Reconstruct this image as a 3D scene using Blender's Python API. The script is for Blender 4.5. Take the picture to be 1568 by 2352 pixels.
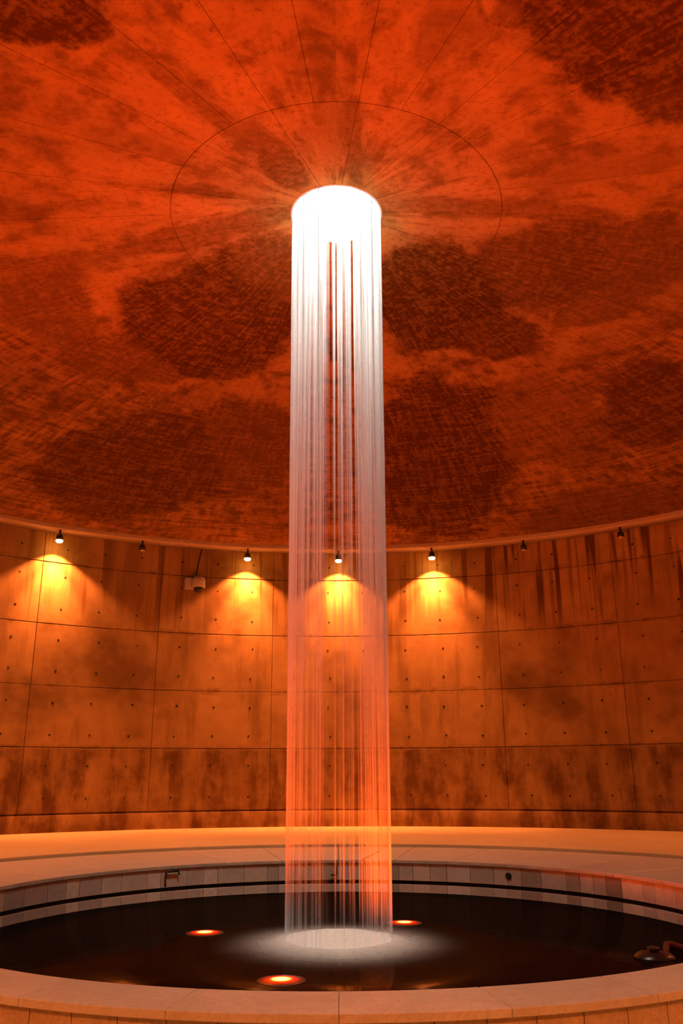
import bpy, bmesh, math, random
from math import sin, cos, pi, radians as rad, hypot, atan2
from mathutils import Matrix, Vector

random.seed(7)
for o in list(bpy.data.objects):
    bpy.data.objects.remove(o)
scene = bpy.context.scene
C = scene.collection

# ------------------------------------------------------------------ camera
FPX, TILT, ROLL, YAW = 1934.67, 0.3026, 0.0047, 0.0052
CAM_D, CAM_Z = 9.0, 1.588
fwd = Vector((sin(YAW) * cos(TILT), cos(YAW) * cos(TILT), sin(TILT)))
rgt = Vector((cos(YAW), -sin(YAW), 0))
upv = rgt.cross(fwd)
r2 = rgt * cos(ROLL) - upv * sin(ROLL)
u2 = rgt * sin(ROLL) + upv * cos(ROLL)
cam_d = bpy.data.cameras.new('camera')
cam_d.sensor_fit = 'VERTICAL'
cam_d.sensor_height = 36.0
cam_d.lens = FPX / 2352 * 36.0
cam_d.clip_start = 0.05
cam = bpy.data.objects.new('camera', cam_d)
C.objects.link(cam)
m = Matrix((r2, u2, -fwd)).transposed().to_4x4()
m.translation = (0, -CAM_D, CAM_Z)
cam.matrix_world = m
scene.camera = cam

# ------------------------------------------------------------------ sky, exposure
SKY = 210.0
world = bpy.data.worlds.new('sky')
scene.world = world
world.use_nodes = True
bg = world.node_tree.nodes['Background']
bg.inputs[0].default_value = (1.0, 0.90, 0.75, 1)
bg.inputs[1].default_value = SKY
vs = scene.view_settings
vs.view_transform = 'Standard'
vs.look = 'None'
vs.exposure = 0.0
vs.gamma = 1.0
vs.use_curve_mapping = False
scene.cycles.transparent_max_bounces = 96
scene.cycles.max_bounces = 4
scene.cycles.diffuse_bounces = 1
scene.cycles.use_light_tree = False

# the oculus is the portal through which the sky enters
pd = bpy.data.lights.new('oculus_portal', 'AREA')
pd.shape = 'DISK'
pd.size = 1.12
pd.cycles.is_portal = True
po = bpy.data.objects.new('oculus_portal', pd)
po.location = (0, 0, 8.78)
C.objects.link(po)

LAMP_COL = (1.0, 0.28, 0.085)
LAMP_W = 950.0          # each lit wall lamp
RED_COL = (1.0, 0.085, 0.005)
RED_W = 1750.0          # each red pool lamp

# ------------------------------------------------------------------ sizes (metres)
RW, RP = 11.03, 3.80
Z_RIM, Z_WATER, Z_FLOOR = 0.45, 0.036, 0.494
LIFTS = [0.858, 2.167, 3.43, 4.736, 6.09, 6.80]
HOLES = [(1.14, 1.79), (2.43, 3.08), (3.74, 4.40), (5.08, 5.78), (6.42,)]
PITCH = 360 / 26
R_OC, Z_OC = 0.549, 8.315


def zd(r):
    return 8.372 - 0.101 * r - 0.0038 * r * r


# ------------------------------------------------------------------ helpers
def link(name, me, mat=None, parent=None):
    o = bpy.data.objects.new(name, me)
    C.objects.link(o)
    if mat and me and not me.materials:
        me.materials.append(mat)
    if parent:
        o.parent = parent
    return o


def tag(o, label=None, cat=None, group=None, kind=None):
    if label: o['label'] = label
    if cat: o['category'] = cat
    if group: o['group'] = group
    if kind: o['kind'] = kind
    return o


def empty(name, loc=(0, 0, 0), rz=0):
    o = bpy.data.objects.new(name, None)
    o.location = loc
    o.rotation_euler.z = rz
    o.empty_display_size = 0.1
    C.objects.link(o)
    return o


def mesh(name, v, f, smooth=False):
    me = bpy.data.meshes.new(name)
    me.from_pydata(v, [], f)
    me.validate()
    bm = bmesh.new(); bm.from_mesh(me)
    bmesh.ops.recalc_face_normals(bm, faces=bm.faces)
    bm.to_mesh(me); bm.free()
    if smooth:
        for p in me.polygons: p.use_smooth = True
    return me


def arc_block(name, a0, a1, r0, r1, z0, z1, n, zf=None, bev=0.0):
    """solid block between two azimuths (deg, 0 = far side, + = right), radii and heights; zf(r,z) may bend heights"""
    zf = zf or (lambda r, z: z)
    v, f = [], []
    for i in range(n + 1):
        a = rad(a0 + (a1 - a0) * i / n)
        for r, z in ((r0, z0), (r1, z0), (r1, z1), (r0, z1)):
            v.append((r * sin(a), r * cos(a), zf(r, z)))
    for i in range(n):
        b, c = 4 * i, 4 * i + 4
        for k in range(4):
            f.append((b + k, b + (k + 1) % 4, c + (k + 1) % 4, c + k))
    f.append((0, 1, 2, 3)); f.append(tuple(4 * n + k for k in (3, 2, 1, 0)))
    me = mesh(name, v, f)
    if bev:
        bm = bmesh.new(); bm.from_mesh(me)
        ed = [e for e in bm.edges if len(e.link_faces) == 2 and e.calc_face_angle(0) > 0.7]
        bmesh.ops.bevel(bm, geom=ed, offset=bev, segments=1, affect='EDGES')
        bm.to_mesh(me); bm.free()
    return me


def lathe(name, prof, n=32, a0=0, a1=360, smooth=True, caps=False):
    full = abs(a1 - a0) >= 360
    v, f = [], []
    cnt = n if full else n + 1
    k = len(prof)
    for i in range(cnt):
        a = rad(a0 + (a1 - a0) * i / n)
        for r, z in prof:
            v.append((r * sin(a), r * cos(a), z))
    for i in range(n):
        b, c = i * k, ((i + 1) % cnt) * k
        for j in range(k - 1):
            f.append((b + j, b + j + 1, c + j + 1, c + j))
    me = bpy.data.meshes.new(name)
    me.from_pydata(v, [], f)
    bm = bmesh.new(); bm.from_mesh(me)
    bmesh.ops.remove_doubles(bm, verts=bm.verts, dist=1e-5)
    bmesh.ops.dissolve_degenerate(bm, edges=bm.edges, dist=1e-6)
    bmesh.ops.recalc_face_normals(bm, faces=bm.faces)
    bm.to_mesh(me); bm.free()
    if smooth:
        for p in me.polygons: p.use_smooth = True
    return me


def box(name, c, s, bev=0.0):
    bm = bmesh.new()
    bmesh.ops.create_cube(bm, size=1, matrix=Matrix.Translation(c) @ Matrix.Diagonal((*s, 1)))
    if bev:
        bmesh.ops.bevel(bm, geom=bm.edges[:], offset=bev, segments=2, affect='EDGES')
    me = bpy.data.meshes.new(name); bm.to_mesh(me); bm.free()
    return me


def tube(name, pts, radius, n=8):
    """round tube along points (radius a number or one per point)"""
    v, f = [], []
    P = [Vector(p) for p in pts]
    for i, p in enumerate(P):
        t = (P[min(i + 1, len(P) - 1)] - P[max(i - 1, 0)]).normalized()
        s = t.cross(Vector((0, 0, 1)))
        if s.length < 1e-3: s = t.cross(Vector((0, 1, 0)))
        s.normalize(); w = s.cross(t)
        rr = radius[i] if isinstance(radius, (list, tuple)) else radius
        for k in range(n):
            a = 2 * pi * k / n
            v.append(tuple(p + (s * cos(a) + w * sin(a)) * rr))
    for i in range(len(P) - 1):
        for k in range(n):
            f.append((i * n + k, i * n + (k + 1) % n, (i + 1) * n + (k + 1) % n, (i + 1) * n + k))
    f.append(tuple(range(n))); f.append(tuple(range((len(P) - 1) * n, len(P) * n)))
    return mesh(name, v, f, True)


def polar(az, r, z):
    a = rad(az)
    return (r * sin(a), r * cos(a), z)


# ------------------------------------------------------------------ node helpers
class NT:
    def __init__(self, name):
        self.m = bpy.data.materials.new(name)
        self.m.use_nodes = True
        self.t = self.m.node_tree
        self.t.nodes.clear()
        self.out = self.t.nodes.new('ShaderNodeOutputMaterial')

    def n(self, typ, ins=None, **props):
        nd = self.t.nodes.new(typ)
        for k, v in props.items(): setattr(nd, k, v)
        for k, v in (ins or {}).items(): self.set(nd.inputs[k], v)
        return nd

    def set(self, sock, v):
        if hasattr(v, 'is_output'): self.t.links.new(v, sock)
        else: sock.default_value = v

    def math(self, op, a, b=0.0, c=0.0, clamp=False):
        nd = self.n('ShaderNodeMath', operation=op, use_clamp=clamp)
        self.set(nd.inputs[0], a); self.set(nd.inputs[1], b)
        if op in ('MULTIPLY_ADD', 'SMOOTH_MAX', 'SMOOTH_MIN'): self.set(nd.inputs[2], c)
        return nd.outputs[0]

    def vec(self, op, a, b=(0, 0, 0), out=0):
        nd = self.n('ShaderNodeVectorMath', operation=op)
        self.set(nd.inputs[0], a)
        if op == 'SCALE': self.set(nd.inputs['Scale'], b)
        else: self.set(nd.inputs[1], b)
        return nd.outputs[out]

    def step(self, x, lo, hi, a=0.0, b=1.0):
        nd = self.n('ShaderNodeMapRange', {0: x, 1: lo, 2: hi, 3: a, 4: b}, interpolation_type='SMOOTHSTEP')
        return nd.outputs[0]

    def noise(self, v, scale, detail=4, rough=0.55, dist=0.0, out='Fac'):
        return self.n('ShaderNodeTexNoise', {'Vector': v, 'Scale': scale, 'Detail': detail, 'Roughness': rough, 'Distortion': dist}).outputs[out]

    def mix(self, fac, a, b, typ='MIX'):
        nd = self.n('ShaderNodeMix', data_type='RGBA', blend_type=typ)
        self.set(nd.inputs[0], fac); self.set(nd.inputs[6], a); self.set(nd.inputs[7], b)
        return nd.outputs[2]

    def xyz(self, x=0.0, y=0.0, z=0.0):
        return self.n('ShaderNodeCombineXYZ', {0: x, 1: y, 2: z}).outputs[0]

    def bsdf(self, col, rough=0.7, bump=None, strength=0.3, dist=0.01, **kw):
        b = self.n('ShaderNodeBsdfPrincipled')
        self.set(b.inputs['Base Color'], col); self.set(b.inputs['Roughness'], rough)
        for k, v in kw.items(): self.set(b.inputs[k.replace('_', ' ')], v)
        if bump is not None:
            bp = self.n('ShaderNodeBump', {'Height': bump, 'Strength': strength, 'Distance': dist})
            self.t.links.new(bp.outputs[0], b.inputs['Normal'])
        self.t.links.new(b.outputs[0], self.out.inputs[0])
        return b

    def matte(self, col):
        b = self.n('ShaderNodeBsdfDiffuse', {'Color': col, 'Roughness': .3})
        self.t.links.new(b.outputs[0], self.out.inputs[0])

    def world(self):
        p = self.n('ShaderNodeNewGeometry').outputs['Position']
        s = self.n('ShaderNodeSeparateXYZ', {0: p})
        return p, s.outputs[0], s.outputs[1], s.outputs[2]


def rgb(r, g, b): return (r, g, b, 1.0)


def plain(name, col, rough=0.5, metal=0.0):
    t = NT(name)
    n = t.noise(t.n('ShaderNodeTexCoord').outputs['Object'], 30, 3)
    c = t.mix(t.step(n, .3, .7), rgb(*[x * .82 for x in col]), rgb(*[min(1, x * 1.1) for x in col]))
    t.bsdf(c, rough, Metallic=metal)
    return t.m


# ------------------------------------------------------------------ materials
def wall_material():
    t = NT('stained board-formed concrete')
    p, x, y, z = t.world()
    az = t.math('ARCTAN2', x, y)
    u = t.math('MULTIPLY', az, RW)
    uv = t.xyz(u, z, 0.0)
    big = t.noise(uv, 0.45, 4, .6)
    mid = t.noise(uv, 2.2, 5, .66)
    fine = t.noise(uv, 22, 3, .6)
    # rain streaks running down from the springing of the dome
    sv = t.xyz(t.math('MULTIPLY', u, 3.4), t.math('MULTIPLY', z, 0.16), 0.0)
    streak = t.step(t.noise(sv, 1.0, 2, .55, .05), .50, .60)
    sv2 = t.xyz(t.math('MULTIPLY', u, 9.0), t.math('MULTIPLY', z, 0.25), 3.0)
    streak2 = t.step(t.noise(sv2, 1.0, 2, .5), .52, .68)
    ends = t.math('ADD', z, t.math('MULTIPLY', t.noise(t.xyz(u, 0.0, 7.0), 1.3, 2), -2.6))
    top = t.step(ends, 2.3, 4.7)
    right = t.step(az, 0.12, 0.42, .72, 1.15)
    stv = t.math('MULTIPLY', t.math('MULTIPLY', t.math('MAXIMUM', streak, t.math('MULTIPLY', streak2, .6)), top), right)
    # damp, dirty foot of the wall up to the first pour joint
    edge = t.math('ADD', z, t.math('MULTIPLY', t.math('SUBTRACT', mid, .5), .35))
    low = t.step(edge, 2.10, 2.26, 1.0, 0.0)
    runs = t.noise(t.xyz(t.math('MULTIPLY', u, 2.0), t.math('MULTIPLY', z, .45), 5.0), 1.0, 4, .65, .3)
    low = t.math('MULTIPLY', low, t.step(t.math('ADD', t.math('MULTIPLY', runs, .6), t.math('MULTIPLY', mid, .4)), .36, .62, .12, .95))
    veil = t.step(t.noise(t.xyz(t.math('MULTIPLY', u, 1.5), t.math('MULTIPLY', z, .22), 11.0), 1.0, 4, .62), .46, .66)
    # cloudy patches
    patch = t.step(t.math('ADD', big, t.math('MULTIPLY', mid, .35)), .60, .86)
    # grime collecting along the horizontal joints
    j = None
    for zj in LIFTS[1:5]:
        d = t.math('ABSOLUTE', t.math('SUBTRACT', z, zj))
        s = t.step(d, 0.0, 0.14, 1.0, 0.0)
        j = s if j is None else t.math('MAXIMUM', j, s)
    j = t.math('MULTIPLY', j, t.step(mid, .42, .66))
    dark = t.math('MAXIMUM', t.math('MAXIMUM', t.math('MAXIMUM', t.math('MULTIPLY', stv, .9), t.math('MULTIPLY', veil, .5)), low), t.math('MAXIMUM', t.math('MULTIPLY', patch, .72), t.math('MULTIPLY', j, .75)), clamp=True)
    rnd = t.n('ShaderNodeObjectInfo').outputs['Random']
    light = t.mix(t.step(mid, .25, .75), rgb(.50, .28, .09), rgb(.66, .38, .13))
    light = t.mix(t.math('MULTIPLY', rnd, .35), light, rgb(.40, .21, .065))
    light = t.mix(t.math('MULTIPLY', t.step(fine, .5, .75), .25), light, rgb(.36, .20, .09))
    col = t.mix(dark, light, rgb(.15, .062, .016))
    t.matte(col)
    return t.m


# stains on the dome: x, y, turn, half length, half width, strength, sharpness (metres, seen from below)
STAINS = [(-1.907, 2.188, 2.083, 1.688, 1.392, 1.0, 0.82), (-1.056, 1.349, 1.642, 1.056, 0.73, 0.85, 0.6), (-3.238, 2.966, -2.661, 1.278, 0.726, 0.8, 0.7), (-4.118, 2.502, -2.334, 0.999, 0.561, 0.5, 0.5), (1.485, 1.661, 1.449, 1.315, 1.118, 1.0, 0.85), (2.725, 0.834, 2.637, 1.375, 0.996, 0.85, 0.7), (2.38, 2.518, -2.962, 0.725, 0.683, 0.95, 0.8), (3.842, 0.351, 2.354, 1.017, 0.822, 0.75, 0.5), (3.84, 1.448, 2.277, 0.948, 0.389, 0.7, 0.7), (-3.837, 6.724, 2.345, 2.583, 1.969, 0.95, 0.7), (-1.789, 6.108, 1.685, 1.99, 1.245, 0.85, 0.6), (-2.744, 4.87, -3.025, 1.832, 0.89, 0.5, 0.5), (-1.499, 8.955, 1.645, 2.125, 0.58, 0.6, 0.5), (1.989, 7.048, 1.475, 3.613, 1.62, 1.0, 0.8), (4.057, 5.043, 1.166, 1.792, 1.008, 0.65, 0.4), (5.345, 4.041, 1.198, 1.734, 0.892, 0.95, 0.6), (5.63, 8.191, 2.5, 2.027, 1.206, 0.75, 0.5), (3.044, 5.517, 1.391, 1.91, 0.635, 0.7, 0.5), (2.678, -3.02, -2.601, 1.538, 0.716, 1.0, 0.35), (3.183, -2.589, 0.838, 0.743, 0.545, 0.9, 0.4), (1.763, -3.219, -2.889, 0.641, 0.328, 0.6, 0.4), (-2.739, -3.342, -3.111, 0.945, 0.38, 1.0, 0.35), (-4.028, 1.395, -1.54, 1.138, 0.702, 0.75, 0.55), (-5.079, 2.799, 2.335, 0.778, 0.667, 0.5, 0.5), (0.194, -1.329, 1.52, 1.076, 0.1152, 0.6, 0.15), (-0.609, -0.931, -1.972, 0.502, 0.274, 0.75, 0.5), (-0.055, -1.567, 1.579, 0.587, 0.187, 0.35, 0.3), (-1.472, -2.21, -2.146, 0.981, 0.143, 0.6, 0.4), (-0.723, -1.371, -2.085, 0.55, 0.177, 0.6, 0.4), (3.035, -1.195, 2.708, 1.048, 0.197, 0.45, 0.4), (1.996, -0.325, 3.075, 1.665, 0.2, 0.6, 0.4), (-1.625, 0.162, 2.909, 1.589, 0.252, 0.65, 0.4), (-2.204, -1.527, -2.679, 0.68, 0.198, 0.45, 0.3), (0.972, -3.071, 1.967, 0.639, 0.265, 0.5, 0.3), (-4.051, 0.567, 2.916, 1.078, 0.254, 0.6, 0.4), (2.062, -1.285, 0.879, 0.301, 0.275, 0.5, 0.3), (1.215, -3.286, 1.35, 0.445, 0.262, 0.4, 0.3), (-0.344, -1.351, 1.61, 0.459, 0.144, 0.4, 0.3)]


def damp_at(x, y):
    """how far inside a stain a point of the dome lies, and how dark that stain is"""
    best, f, k = 0.0, 0.0, 0.0
    for cx, cy, an, sa, sb, st, sh in STAINS:
        dx, dy = x - cx, y - cy
        d = hypot((dx * cos(an) + dy * sin(an)) / sa, (-dx * sin(an) + dy * cos(an)) / sb)
        q = max(0.0, min(1.0, .5 + (1.0 - d) * (.55 + .8 * sh)))
        if q * st > best: best, f, k = q * st, q, st
    return f, k


def dome_material():
    t = NT('water-stained dome concrete')
    p, x, y, z = t.world()
    az = t.math('ARCTAN2', x, y)
    r = t.vec('LENGTH', t.xyz(x, y, 0.0), out=1)
    flat = t.xyz(x, y, 0.0)
    damp = t.n('ShaderNodeAttribute', attribute_name='damp', attribute_type='GEOMETRY')
    ds = t.n('ShaderNodeSeparateColor', {0: damp.outputs['Color']})
    wn = t.noise(flat, 1.1, 7, .70)
    field = t.math('ADD', ds.outputs[0], t.math('MULTIPLY', t.math('SUBTRACT', wn, .5), 1.5))
    mask = t.math('MULTIPLY', t.step(field, .34, .70), ds.outputs[1])
    # marks of the form boards: short courses across and along the radius
    bu = t.xyz(t.math('MULTIPLY', r, 8.5), t.math('MULTIPLY', az, 9.0), 0.0)
    bv = t.xyz(t.math('MULTIPLY', r, 1.6), t.math('MULTIPLY', az, 60.0), 4.0)
    b1 = t.noise(bu, 1.0, 2, .6)
    b2 = t.noise(bv, 1.0, 2, .6)
    plaid = t.step(t.math('MULTIPLY', t.math('ADD', b1, b2), .5), .36, .64)
    mid = t.noise(flat, 2.4, 5, .68)
    outer = t.step(t.math('ADD', r, t.math('MULTIPLY', mid, 2.0)), 4.6, 6.4)
    radial = t.noise(t.xyz(t.math('MULTIPLY', r, .9), t.math('MULTIPLY', az, 6.0), 9.0), 1.0, 4, .68, .6)
    fine = t.noise(flat, 14, 3, .68)
    cloud = t.step(t.math('ADD', t.math('MULTIPLY', mid, .6), t.math('MULTIPLY', radial, .5)), .46, .68)
    base = t.math('MULTIPLY', cloud, t.step(y, -1.0, 4.0, .72, .88))
    base = t.math('MAXIMUM', base, t.math('MULTIPLY', t.math('MULTIPLY', plaid, outer), .85))
    stained = t.math('MULTIPLY', mask, t.step(t.math('ADD', fine, t.math('MULTIPLY', plaid, .35)), .30, .85, .62, 1.0))
    dark = t.math('MAXIMUM', base, stained, clamp=True)
    light = t.mix(t.step(mid, .3, .7), rgb(.42, .20, .055), rgb(.55, .27, .075))
    light = t.mix(t.step(fine, .50, .68, 0.0, .55), light, rgb(.24, .10, .025))
    # pale salts where the sheets of damp end
    rim = t.math('MULTIPLY', t.step(t.math('ABSOLUTE', t.math('SUBTRACT', mask, .35)), 0.0, .2, 1.0, 0.0), t.step(fine, .55, .66))
    col = t.mix(dark, light, rgb(.085, .029, .006))
    col = t.mix(t.math('MULTIPLY', rim, .45), col, rgb(.58, .32, .12))
    t.matte(col)
    return t.m


def marble_material(name, a, b, vein, scale=3.0, rough=.35, use_color=False):
    t = NT(name)
    p, x, y, z = t.world()
    n1 = t.noise(p, scale, 6, .6, 1.2)
    n2 = t.noise(p, scale * 3.3, 5, .6, 1.5)
    col = t.mix(t.step(n1, .3, .7), rgb(*a), rgb(*b))
    v = t.step(t.math('ABSOLUTE', t.math('SUBTRACT', n2, .5)), 0.0, .05, 1.0, 0.0)
    col = t.mix(t.math('MULTIPLY', v, .35), col, rgb(*vein))
    oi = t.n('ShaderNodeObjectInfo')
    if use_color:
        col = t.mix(1.0, col, oi.outputs['Color'], 'MULTIPLY')
    else:
        col = t.mix(t.math('MULTIPLY', oi.outputs['Random'], .22), col, rgb(*[c * .62 for c in a]))
    t.bsdf(col, rough, n2, .08, .004)
    return t.m


def floor_material():
    t = NT('worn honed floor')
    p, x, y, z = t.world()
    n1 = t.noise(p, .6, 6, .6)
    n2 = t.noise(p, 5, 6, .65)
    col = t.mix(t.step(n1, .3, .7), rgb(.76, .54, .24), rgb(.88, .65, .31))
    col = t.mix(t.step(n2, .55, .8, 0, .35), col, rgb(.42, .30, .19))
    t.bsdf(col, .42, n2, .05, .003)
    return t.m


def water_material():
    t = NT('dark still water')
    p, x, y, z = t.world()
    d = t.vec('LENGTH', t.xyz(x, y, 0.0), out=1)
    rip = t.noise(t.xyz(t.math('MULTIPLY', d, 6.0), t.math('MULTIPLY', t.math('ARCTAN2', x, y), 3.0), 0.0), 1.0, 3, .5)
    cross = t.noise(p, 4.0, 3, .5)
    h = t.math('ADD', rip, cross)
    bp = t.n('ShaderNodeBump', {'Height': h, 'Strength': .2, 'Distance': .02})
    df = t.n('ShaderNodeBsdfDiffuse', {'Color': rgb(.010, .005, .002)})
    gl = t.n('ShaderNodeBsdfGlossy', {'Color': rgb(1, 1, 1), 'Roughness': .12, 'Normal': bp.outputs[0]})
    mx = t.n('ShaderNodeMixShader', {0: .05, 1: df.outputs[0], 2: gl.outputs[0]})
    t.t.links.new(mx.outputs[0], t.out.inputs[0])
    return t.m


def stream_material():
    t = NT('falling water')
    p, x, y, z = t.world()
    oi = t.n('ShaderNodeObjectInfo')
    fl = t.noise(t.xyz(t.math('MULTIPLY', oi.outputs['Random'], 50.0), 0.0, t.math('MULTIPLY', z, .8)), 1.0, 1, .5)
    dens = t.step(t.math('ADD', t.math('MULTIPLY', oi.outputs['Random'], .5), t.math('MULTIPLY', fl, .5)), .2, .85, .06, .30)
    # the jets draw out and break up as they fall
    dens = t.math('MULTIPLY', dens, t.math('MULTIPLY_ADD', t.math('POWER', t.math('MULTIPLY', t.math('MAXIMUM', t.math('SUBTRACT', z, .5), 0.0), 1 / 7.7), 1.5), 1.65, .17))
    d = t.n('ShaderNodeBsdfDiffuse', {'Color': rgb(.84, .91, .95)})
    tr = t.n('ShaderNodeBsdfTranslucent', {'Color': rgb(.84, .91, .95)})
    m1 = t.n('ShaderNodeMixShader', {0: .5, 1: d.outputs[0], 2: tr.outputs[0]})
    tp = t.n('ShaderNodeBsdfTransparent', {'Color': rgb(1, 1, 1)})
    m2 = t.n('ShaderNodeMixShader', {0: dens, 1: tp.outputs[0], 2: m1.outputs[0]})
    t.t.links.new(m2.outputs[0], t.out.inputs[0])
    return t.m


def foam_material():
    t = NT('churned foam')
    p, x, y, z = t.world()
    d = t.vec('LENGTH', t.xyz(x, y, 0.0), out=1)
    ang = t.math('ARCTAN2', x, y)
    n = t.noise(t.xyz(t.math('MULTIPLY', d, 2.0), t.math('MULTIPLY', ang, 4.0), 0.0), 1.0, 5, .6)
    n2 = t.noise(p, 18, 4, .6)
    cover = t.step(t.math('ADD', d, t.math('MULTIPLY', n, .12)), .45, 1.55, 1.0, 0.0)
    cover = t.math('MULTIPLY', t.math('POWER', cover, 2.6), t.step(n2, .25, .6, .62, .72))
    df = t.n('ShaderNodeBsdfDiffuse', {'Color': rgb(.90, .84, .76)})
    tp = t.n('ShaderNodeBsdfTransparent')
    mx = t.n('ShaderNodeMixShader', {0: cover, 1: tp.outputs[0], 2: df.outputs[0]})
    t.t.links.new(mx.outputs[0], t.out.inputs[0])
    return t.m


def lens_material(name, core, rim, sc, sr, radius):
    """glowing lamp glass: hot in the middle, deeper at its edge"""
    t = NT(name)
    o = t.n('ShaderNodeTexCoord').outputs['Object']
    s = t.n('ShaderNodeSeparateXYZ', {0: o})
    d = t.vec('LENGTH', t.xyz(s.outputs[0], s.outputs[1], 0.0), out=1)
    k = t.step(d, radius * .35, radius * .95)
    e = t.n('ShaderNodeEmission', {'Color': t.mix(k, rgb(*core), rgb(*rim)), 'Strength': t.step(k, 0, 1, sc, sr)})
    t.t.links.new(e.outputs[0], t.out.inputs[0])
    t.m.cycles.emission_sampling = 'NONE'   # the beams carry the light
    return t.m


def red_lens_halo_material():
    # small hot bulb, with its red halo in the water painted into the lens
    t = NT('red lamp lens with painted halo')
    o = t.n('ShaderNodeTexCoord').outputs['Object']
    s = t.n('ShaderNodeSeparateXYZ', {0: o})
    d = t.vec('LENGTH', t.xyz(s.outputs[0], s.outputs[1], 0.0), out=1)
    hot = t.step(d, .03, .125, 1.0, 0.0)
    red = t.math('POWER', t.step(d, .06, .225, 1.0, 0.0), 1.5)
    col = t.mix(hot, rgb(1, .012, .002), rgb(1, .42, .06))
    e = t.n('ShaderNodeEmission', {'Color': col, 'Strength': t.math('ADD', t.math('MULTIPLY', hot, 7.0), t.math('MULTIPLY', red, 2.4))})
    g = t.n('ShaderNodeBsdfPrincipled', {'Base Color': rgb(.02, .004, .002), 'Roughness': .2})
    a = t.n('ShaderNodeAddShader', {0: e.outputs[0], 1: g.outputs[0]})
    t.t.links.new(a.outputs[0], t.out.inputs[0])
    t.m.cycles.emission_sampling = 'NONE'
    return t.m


M_WALL = wall_material()
M_DOME = dome_material()
M_FLOOR = floor_material()
M_RIM = marble_material('pale marble', (.68, .55, .38), (.80, .66, .48), (.46, .34, .22), 2.2, .38)
M_TILE = marble_material('grey marble tile', (.86, .84, .78), (1.0, .98, .92), (.62, .58, .50), 5.0, .42, True)
M_FACE = marble_material('veined brown marble', (.55, .36, .17), (.72, .50, .26), (.24, .13, .05), 5.0, .35)
M_WATER = water_material()
M_STREAM = stream_material()
M_FOAM = foam_material()
M_DIRT = plain('black algae', (.030, .022, .014), .8)
M_BLACK = plain('black lamp metal', (.015, .013, .012), .4)
M_HOLE_SHADE = plain('painted tie hole shade', (.035, .02, .012), .85)
M_OFFLENS = plain('unlit frosted lens', (.75, .55, .35), .3)
M_IVORY = plain('ivory plastic', (.68, .60, .50), .4)
M_SMOKE = plain('smoked dome plastic', (.012, .010, .010), .3)
M_RED = plain('red rubber hose', (.09, .003, .006), .6)
M_LIP = plain('lip concrete', (.60, .43, .27), .7)
M_COLLAR = plain('white collar', (.80, .78, .74), .6)
M_LIT = lens_material('lit lamp glass', (1, .62, .22), (1, .42, .08), 60, 30, .07)
M_REDLENS_HALO = red_lens_halo_material()

# ------------------------------------------------------------------ floor
def smooth(a, b, x):
    k = max(0, min(1, (x - a) / (b - a)))
    return k * k * (3 - 2 * k)


def floor_z(xx, yy):
    return Z_FLOOR * smooth(-4.6, 0.6, yy)


def ring_floor(name, r0, r1, nr, na):
    v, f = [], []
    for i in range(nr + 1):
        for k in range(na):
            a = 2 * pi * k / na
            ri = 6.0 if (k * 360 / na + 180) % 360 - 180 > -102.5 and (k * 360 / na + 180) % 360 - 180 < 102.5 else r0
            r = ri + (r1 - ri) * max(0, i - 1) / (nr - 1)
            xx, yy = r * sin(a), r * cos(a)
            v.append((xx, yy, -.80 if i == 0 else floor_z(xx, yy)))
    for i in range(nr):
        for k in range(na):
            f.append((i * na + k, i * na + (k + 1) % na, (i + 1) * na + (k + 1) % na, (i + 1) * na + k))
    v.append((0, 0, -.80))      # the slab under the pool
    f += [(k, (k + 1) % na, len(v) - 1) for k in range(na)]
    me = bpy.data.meshes.new(name)
    me.from_pydata(v, [], f)
    return me


fl = link('floor', ring_floor('floor', 4.19, RW + .3, 24, 180), M_FLOOR)
tag(fl, kind='structure')

# ------------------------------------------------------------------ round wall
wb = link('wall_back', lathe('wall_back', [(RW + .025, .2), (RW + .025, 6.95), (RW + .35, 6.95), (RW + .35, .2), (RW + .025, .2)], 60, -63, 63), M_WALL)
tag(wb, kind='structure')
wf = link('wall_front', lathe('wall_front', [(RW, -.4), (RW, 6.95), (RW + .35, 6.95), (RW + .35, -.4), (RW, -.4)], 110, 63, 297), M_WALL)
tag(wf, kind='structure')
G = 0.028      # half joint, degrees
for li in range(5):
    z0, z1 = LIFTS[li] + .008, LIFTS[li + 1] - .008
    me = arc_block('wall_panel', -PITCH / 2 + G, PITCH / 2 - G, RW, RW + .022, z0, z1, 10, bev=.006)
    hole = None  # shared disc mesh that stands for the shaded recess
    for k in range(-4, 5):
        azc = -1.1 + k * PITCH
        pn = link('wall_panel', me, M_WALL, wb)
        pn.rotation_euler.z = -rad(azc)
        if abs(azc) > 50: continue
        for zh in HOLES[li]:
            for da in (-4.38, 0, 4.38):
                if hole is None:
                    hm = lathe('tie_hole_shade_disc', [(0, .0015), (.014, .0015), (.020, .0035), (.027, .004), (.031, .001), (.031, -.01)], 12)  # hole left uncut: raised disc, its dark colour stands for the shaded recess
                    hole = hm
                ho = link('tie_hole_shade_disc', hole, M_HOLE_SHADE, pn)
                a = rad(da)
                sc = random.uniform(.6, .85)
                jx = random.uniform(-.03, .03)
                ho.location = (RW * sin(a) + jx, RW * cos(a) - .001, zh + random.uniform(-.015, .015))
                ho.rotation_euler = (pi / 2, 0, -a)
                ho.scale = (sc, sc, 1)
# plinth course at the foot of the wall
bs = link('baseboard_back', lathe('baseboard_back', [(RW - .045, .2), (RW - .045, LIFTS[0] - .045), (RW - .035, LIFTS[0] - .030), (RW + .024, LIFTS[0] - .030), (RW + .024, .2), (RW - .045, .2)], 60, -63, 63), M_WALL)
tag(bs, kind='structure')

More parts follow.
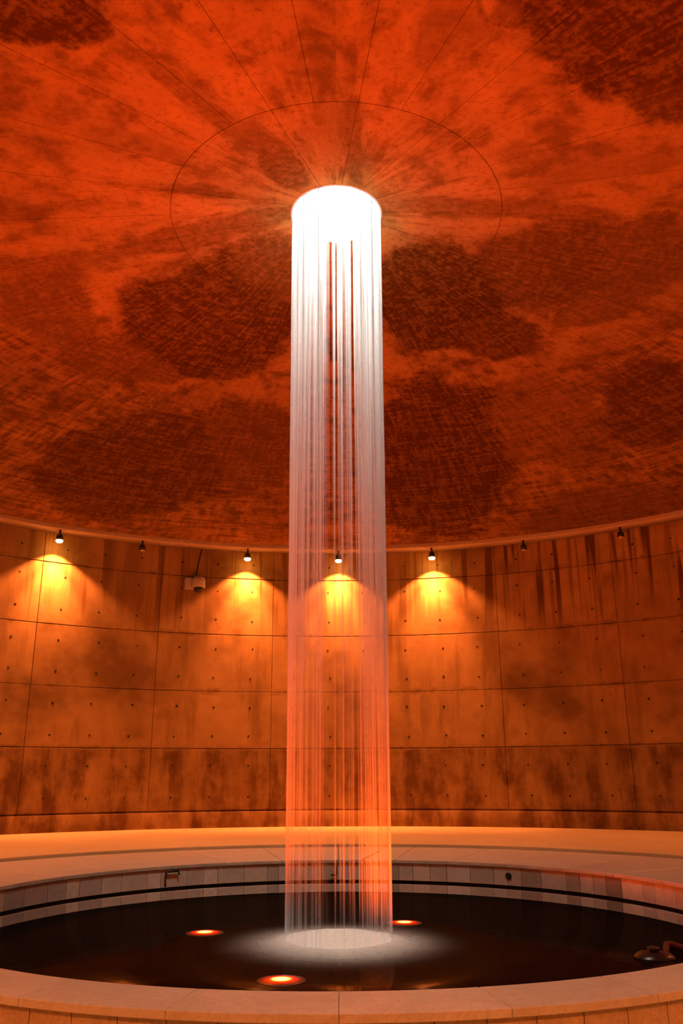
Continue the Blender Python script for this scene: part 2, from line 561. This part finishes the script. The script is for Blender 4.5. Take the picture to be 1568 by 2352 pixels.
# ------------------------------------------------------------------ dome
RINGS = [0.575, 2.04, 5.15, 8.25, 10.66]
shell = [(R_OC + .02, Z_OC + .02)] + [(r, zd(r) + .03) for r in (1, 2, 3, 4, 5, 6, 7, 8, 9, 10, 11.4)] + [(11.4, 7.6), (9, 8.1), (6, 8.5), (3, 8.8), (R_OC + .02, 8.85), (R_OC + .02, Z_OC + .02)]
dome = link('ceiling', lathe('ceiling', shell, 112), M_DOME)
tag(dome, kind='structure')
for ri in range(4):
    ns = 14 if ri == 0 else 28
    w = 360 / ns
    r0, r1 = RINGS[ri] + (.004 if ri else 0), RINGS[ri + 1] - .004
    nseg = 8 if ri == 0 else (6, 12, 14)[ri - 1]
    nr = 8 if ri == 0 else 18
    # panel: curved plate following the dome, sides pulled in by half a joint
    for sidx in range(ns):
        ac = -160.7 + w * (sidx + .5)
        v, f, dv = [], [], []
        for lay in (0, 1):
            for i in range(nr + 1):
                r = r0 + (r1 - r0) * i / nr
                g = math.degrees(.0026 / r)
                for k in range(nseg + 1):
                    a = rad(ac - w / 2 + g + (w - 2 * g) * k / nseg)
                    v.append((r * sin(a), r * cos(a), zd(r) + (.024 if lay else 0)))
                    dv.append(damp_at(v[-1][0], v[-1][1]) if lay == 0 else (0, 0))
        q = (nr + 1) * (nseg + 1)
        for i in range(nr):
            for k in range(nseg):
                b = i * (nseg + 1) + k
                f.append((b, b + 1, b + nseg + 2, b + nseg + 1))
        edge = [k for k in range(nseg + 1)] + [i * (nseg + 1) + nseg for i in range(1, nr + 1)] + [nr * (nseg + 1) + k for k in range(nseg - 1, -1, -1)] + [i * (nseg + 1) for i in range(nr - 1, 0, -1)]
        for k in range(len(edge)):
            a_, b_ = edge[k], edge[(k + 1) % len(edge)]
            f.append((a_, b_, b_ + q, a_ + q))
        f.append(tuple(e + q for e in edge))
        me = bpy.data.meshes.new('dome_panel')
        me.from_pydata(v, [], f)
        at = me.color_attributes.new('damp', 'FLOAT_COLOR', 'POINT')
        at.data.foreach_set('color', [c for a_, b_ in dv for c in (a_, b_, 0.0, 1.0)])
        link('dome_panel', me, M_DOME, dome)
# edge beam at the springing of the dome, and the collar of the oculus
lip = link('trim_1', lathe('trim_1', [(10.66, zd(10.66) + .02), (10.66, 6.795), (10.665, 6.775), (10.69, 6.765), (RW + .02, 6.765), (RW + .02, 7.0), (10.66, 7.0), (10.66, zd(10.66) + .02)], 180), M_LIP)
tag(lip, kind='structure')
col = link('trim_2', lathe('trim_2', [(R_OC + .03, zd(.58) + .02), (R_OC + .03, Z_OC - .003), (R_OC + .02, Z_OC - .008), (R_OC, Z_OC - .008), (R_OC, 8.9), (R_OC + .03, 8.9), (R_OC + .03, zd(.58) + .02)], 64), M_COLLAR)
tag(col, kind='structure')

# ------------------------------------------------------------------ pool
pool = empty('fountain_pool')
tag(pool, 'large round pool with a broad pale marble rim in the middle of the floor', 'pool')
basin = link('basin', lathe('basin', [(RP + .06, Z_RIM - .045), (RP + .06, -.55), (0, -.55), (0, -.75), (4.19, -.75), (4.19, Z_RIM - .045), (RP + .06, Z_RIM - .045)], 128), M_DIRT, pool)
# rim slabs: broad behind the pool, narrow towards the viewer
wide = arc_block('rim_slab', -6 + .035, 6 - .035, RP - .02, 5.99, Z_RIM - .045, Z_RIM, 8, bev=.006)
narrow = arc_block('rim_slab_narrow', -6 + .012, 6 - .012, RP - .02, 4.245, Z_RIM - .045, Z_RIM, 8, bev=.004)
for k in range(30):
    a = -174 + 12 * k
    s = link('rim_slab', wide if abs(a) <= 96 else narrow, M_RIM, pool)
    s.rotation_euler.z = -rad(a)
# lining: upright tiles in two courses with a dark groove between them
a = -88.0
while a < 88:
    w = random.choice((2.3, 3.0, 3.0, 3.6, 4.4, 5.0, 5.6))
    tone = random.choice((.40, .50, .60, .78, .92, 1.0, .70, .85))
    warm = random.uniform(-.02, .05)
    for z0, z1, r0, k in ((.185, Z_RIM - .046, RP, 1.0), (-.30, .135, RP - .012, 1.02)):
        me = arc_block('lining_tile', -w / 2 + .03, w / 2 - .03, r0, RP + .055, z0, z1, 3, bev=.003)
        tl = link('lining_tile', me, M_TILE, pool)
        tl.rotation_euler.z = -rad(a + w / 2)
        tn = tone * k + random.uniform(-.02, .02)
        tl.color = (tn * (1.02 + warm), tn * .92, tn * (.76 - warm), 1)
    a += w
# facing of the outer side towards the viewer
for k in range(24):
    a = 180 + (k - 11.5) * 3.72 + .9
    me = arc_block('facing_panel', -1.86 + .03, 1.86 - .03, 4.19, 4.215, -.02, Z_RIM - .046, 3, bev=.002)
    fp = link('facing_panel', me, M_FACE, pool)
    fp.rotation_euler.z = -rad(a)

water = link('pool_water', lathe('pool_water', [(0, Z_WATER), (.6, Z_WATER), (1.5, Z_WATER), (RP - .013, Z_WATER), (RP - .013, -.5), (0, -.5)], 96), M_WATER)
tag(water, 'dark still water filling the round marble pool', 'water')

# things fixed to the lining
def pipe(name, pts, r, mat, label, cat):
    o = link(name, tube(name, pts, r), mat)
    tag(o, label, cat)
    return o


pipe('drain_pipe', [polar(-37.0, RP - .03, .20), polar(-37.0, RP - .03, .36), polar(-36.8, RP - .03, .38), polar(-34.3, RP - .03, .38), polar(-34.1, RP - .03, .33)], .013, M_BLACK, 'bent black pipe on the lining at the left of the pool', 'pipe')
pipe('overflow_pipe', [polar(-1.6, RP - .03, .25), polar(-.6, RP - .03, .25), polar(-.4, RP - .03, .27), polar(-.4, RP - .03, .37)], .013, M_BLACK, 'short black elbow pipe on the lining behind the falling water', 'pipe')
pipe('lamp_cable', [polar(7.2, 5.0, Z_RIM + .008), polar(6.0, 4.2, Z_RIM + .008), polar(5.2, RP - .03, Z_RIM + .006), polar(5.2, RP - .04, Z_RIM - .03), polar(5.3, RP - .035, Z_WATER)], .008, M_BLACK, 'thin black cable running over the marble rim into the pool behind the water', 'cable')
ot = empty('water_outlet', polar(36.3, RP - .002, .30), -rad(36.3))
ot.scale = (.75, .75, .75)
tag(ot, 'round black water outlet with a rusty stain on the right lining', 'outlet')
for nm, me, mt in (('flange', lathe('flange', [(0, 0), (.030, 0), (.034, .014), (.055, .014), (.060, .006), (.060, -.001)], 16), M_BLACK), ('grille', lathe('grille', [(0, .006), (.028, .010), (.030, .0)], 12), M_DIRT)):
    q = link(nm, me, mt, ot); q.rotation_euler.x = pi / 2

# ------------------------------------------------------------------ falling water
fall = empty('water_curtain', (0, 0, Z_WATER))
tag(fall, 'tall round curtain of falling water dropping from the bright oculus', 'waterfall')
protos = []
for j in range(6):
    pts, rr = [], []
    ph = random.uniform(0, 6)
    for i in range(15):
        k = i / 14
        pts.append((0, 0.545 - .012 * k ** .5 - .013 * k, (8.72 - Z_WATER) * (1 - k)))
        rr.append((.005 + .0021 * j) * (1 + .14 * sin(ph + i * 1.9)) * (1.75 - 1.10 * k ** .4))
    me = tube('water_stream', pts, rr, 6)
    me.materials.append(M_STREAM)
    protos.append(me)
made = 0
while made < 290:
    az = random.uniform(-180, 180)
    d = abs(az)
    x = sin(rad(az))
    # hardly any jets in the gap seen in the middle of the curtain, and a thinner gap right of it
    if -.27 < x < .05 and random.random() < .91: continue
    if .32 < x < .42 and random.random() < .8: continue
    s = link('water_stream', random.choice(protos), None, fall)
    s.rotation_euler.z = -rad(az)
    k = random.uniform(.985, 1.0)
    s.scale = (k, k, 1)
    made += 1
fm = []
for r in (0, .15, .3, .42, .48, .53, .58, .7, .9, 1.15, 1.4, 1.7):
    fm.append((r, .004 + .035 * math.exp(-((r - .52) / .10) ** 2) + .012 * math.exp(-(r / .8) ** 2)))
foam = link('splash_foam', lathe('splash_foam', fm, 96), M_FOAM, fall)
foam['kind'] = 'stuff'

# ------------------------------------------------------------------ red pool lamps
def spot(name, parent, loc, rot, col, watts, size, blend, radius):
    d = bpy.data.lights.new(name, 'SPOT')
    d.color = col; d.energy = watts; d.spot_size = rad(size); d.spot_blend = blend; d.shadow_soft_size = radius
    o = bpy.data.objects.new(name, d); C.objects.link(o)
    o.parent = parent; o.location = loc; o.rotation_euler = rot
    return o


def pool_lamp(loc, label, tilt, watts, size):
    t = empty('pool_lamp', (loc[0], loc[1], Z_WATER))
    t.scale = (.85, .85, 1)
    tag(t, label, 'lamp', 'red lamps floating in the pool')
    link('housing', lathe('housing', [(0, -.10), (.14, -.10), (.21, -.03), (.232, -.004), (.230, .002), (.222, .003), (.218, .001), (0, .001)], 32), M_BLACK, t)
    link('lens', lathe('lens', [(.225, .002), (.20, .005), (.14, .009), (.07, .012), (0, .013)], 32), M_REDLENS_HALO, t)  # disc widened past the bulb to carry the painted halo
    spot('beam', t, (0, 0, .06), Vector((tilt[0], tilt[1], 1)).to_track_quat('-Z', 'Y').to_euler(), RED_COL, watts, size, 1.0 if size < 120 else .55, .1)
    return t


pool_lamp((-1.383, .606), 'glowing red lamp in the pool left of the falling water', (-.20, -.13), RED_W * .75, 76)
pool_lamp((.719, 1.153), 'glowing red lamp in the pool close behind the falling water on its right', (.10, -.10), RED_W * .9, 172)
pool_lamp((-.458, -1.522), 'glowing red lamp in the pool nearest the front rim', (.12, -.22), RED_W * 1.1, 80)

# sunken pump and its hose by the right front rim
pump = empty('pump', (2.80, -.70, Z_WATER))
tag(pump, 'black rounded pump lying half sunk by the right front rim', 'pump')
link('body', lathe('body', [(0, .045), (.08, .042), (.15, .026), (.19, -.01), (.20, -.09)], 28), M_SMOKE, pump)
link('collar', lathe('collar', [(.05, .05), (.06, .075), (.035, .08), (0, .08)], 16), M_SMOKE, pump)
pipe('hose', [(2.93, -.63, .02), (2.98, -.50, .05), (3.04, -.36, .075), (3.12, -.30, .06), (3.22, -.40, .035), (3.36, -.52, .02)], .030, M_RED, 'dull red hose curling beside the sunken pump', 'hose')

# ------------------------------------------------------------------ lamps under the dome edge
can = lathe('housing', [(0, .075), (.030, .075), (.034, .06), (.055, .05), (.060, -.055), (.052, -.055), (.050, -.03), (0, -.03)], 20)
arm = tube('bracket', [(0, 0, .07), (0, 0, .175)], .018, 8)
glass_on = lathe('lens', [(.049, -.035), (.060, -.060), (.062, -.085), (.045, -.108), (0, -.115)], 20)
glass_off = lathe('lens', [(.049, -.035), (.048, -.062), (.030, -.072), (0, -.074)], 20)
LR, LZ = 10.74, 6.59


def wall_lamp(az, lit, label, group):
    p = polar(az, LR, LZ)
    t = empty('wall_lamp', p, -rad(az))
    t.scale = (1.25, 1.25, 1.0)
    tag(t, label, 'lamp', group)
    link('housing', can, M_BLACK, t)
    link('bracket', arm, M_BLACK, t)
    if lit:
        g = link('lens', glass_on, M_LIT, t)
        spot('beam', t, (0, 0, -.125), (0, 0, 0), LAMP_COL, LAMP_W * (.62 if abs(az) < 50 else 1.15), 102, .42, .03)
        if abs(az) < 50:
            spot('beam_core', t, (0, 0, -.125), (rad(7), 0, 0), LAMP_COL, LAMP_W * 1.45, 54, 1.0, .03)
    else:
        link('lens', glass_off, M_OFFLENS, t)
    return t


LIT = 'lit downlights under the dome edge'
OFF = 'unlit downlights under the dome edge'
wall_lamp(-34.57, True, 'lit downlight at the far left end of the wall', LIT)
wall_lamp(-24.68, False, 'unlit black downlight between the leftmost lit lamp and the security camera', OFF)
wall_lamp(-11.52, True, 'lit downlight just left of the falling water, beside the security camera', LIT)
wall_lamp(0.13, True, 'lit downlight seen through the falling water', LIT)
wall_lamp(12.10, True, 'lit downlight just right of the falling water', LIT)
wall_lamp(23.65, False, 'unlit black downlight right of the lit lamps', OFF)
wall_lamp(35.32, False, 'unlit black downlight at the far right end of the wall', OFF)
for a in (62, -58, -90, 120, -120, 150, -150, 180):
    wall_lamp(a, True, 'lit downlight on the part of the wall beside and behind the viewer', 'downlights outside the picture')

# ------------------------------------------------------------------ security camera
sc = empty('security_camera', polar(-17.9, RW, 5.86), -rad(-17.9))
sc.scale = (1.5, 1.5, 1.5)
tag(sc, 'ivory security camera with a black dome on the concrete wall', 'camera')
link('wall_box', box('wall_box', (-.075, -.05, .02), (.15, .10, .17), .008), M_IVORY, sc)
link('arm', tube('arm', [(-.05, -.06, .07), (.01, -.10, .12), (.05, -.14, .11)], .022, 10), M_IVORY, sc)
hs = link('dome_housing', lathe('dome_housing', [(0, .12), (.045, .118), (.085, .10), (.100, .06), (.104, -.045), (.098, -.055), (.075, -.055), (0, -.05)], 28), M_IVORY, sc)
hs.location = (.055, -.15, 0)
dm = link('dome_window', lathe('dome_window', [(.074, -.052), (.072, -.085), (.055, -.115), (.028, -.130), (0, -.134)], 24), M_SMOKE, hs)
link('cable', tube('cable', [(.02, -.03, .10), (.03, -.012, .17), (.05, -.010, .33), (.08, -.010, .50), (.10, -.010, .60)], .009, 6), M_BLACK, sc)
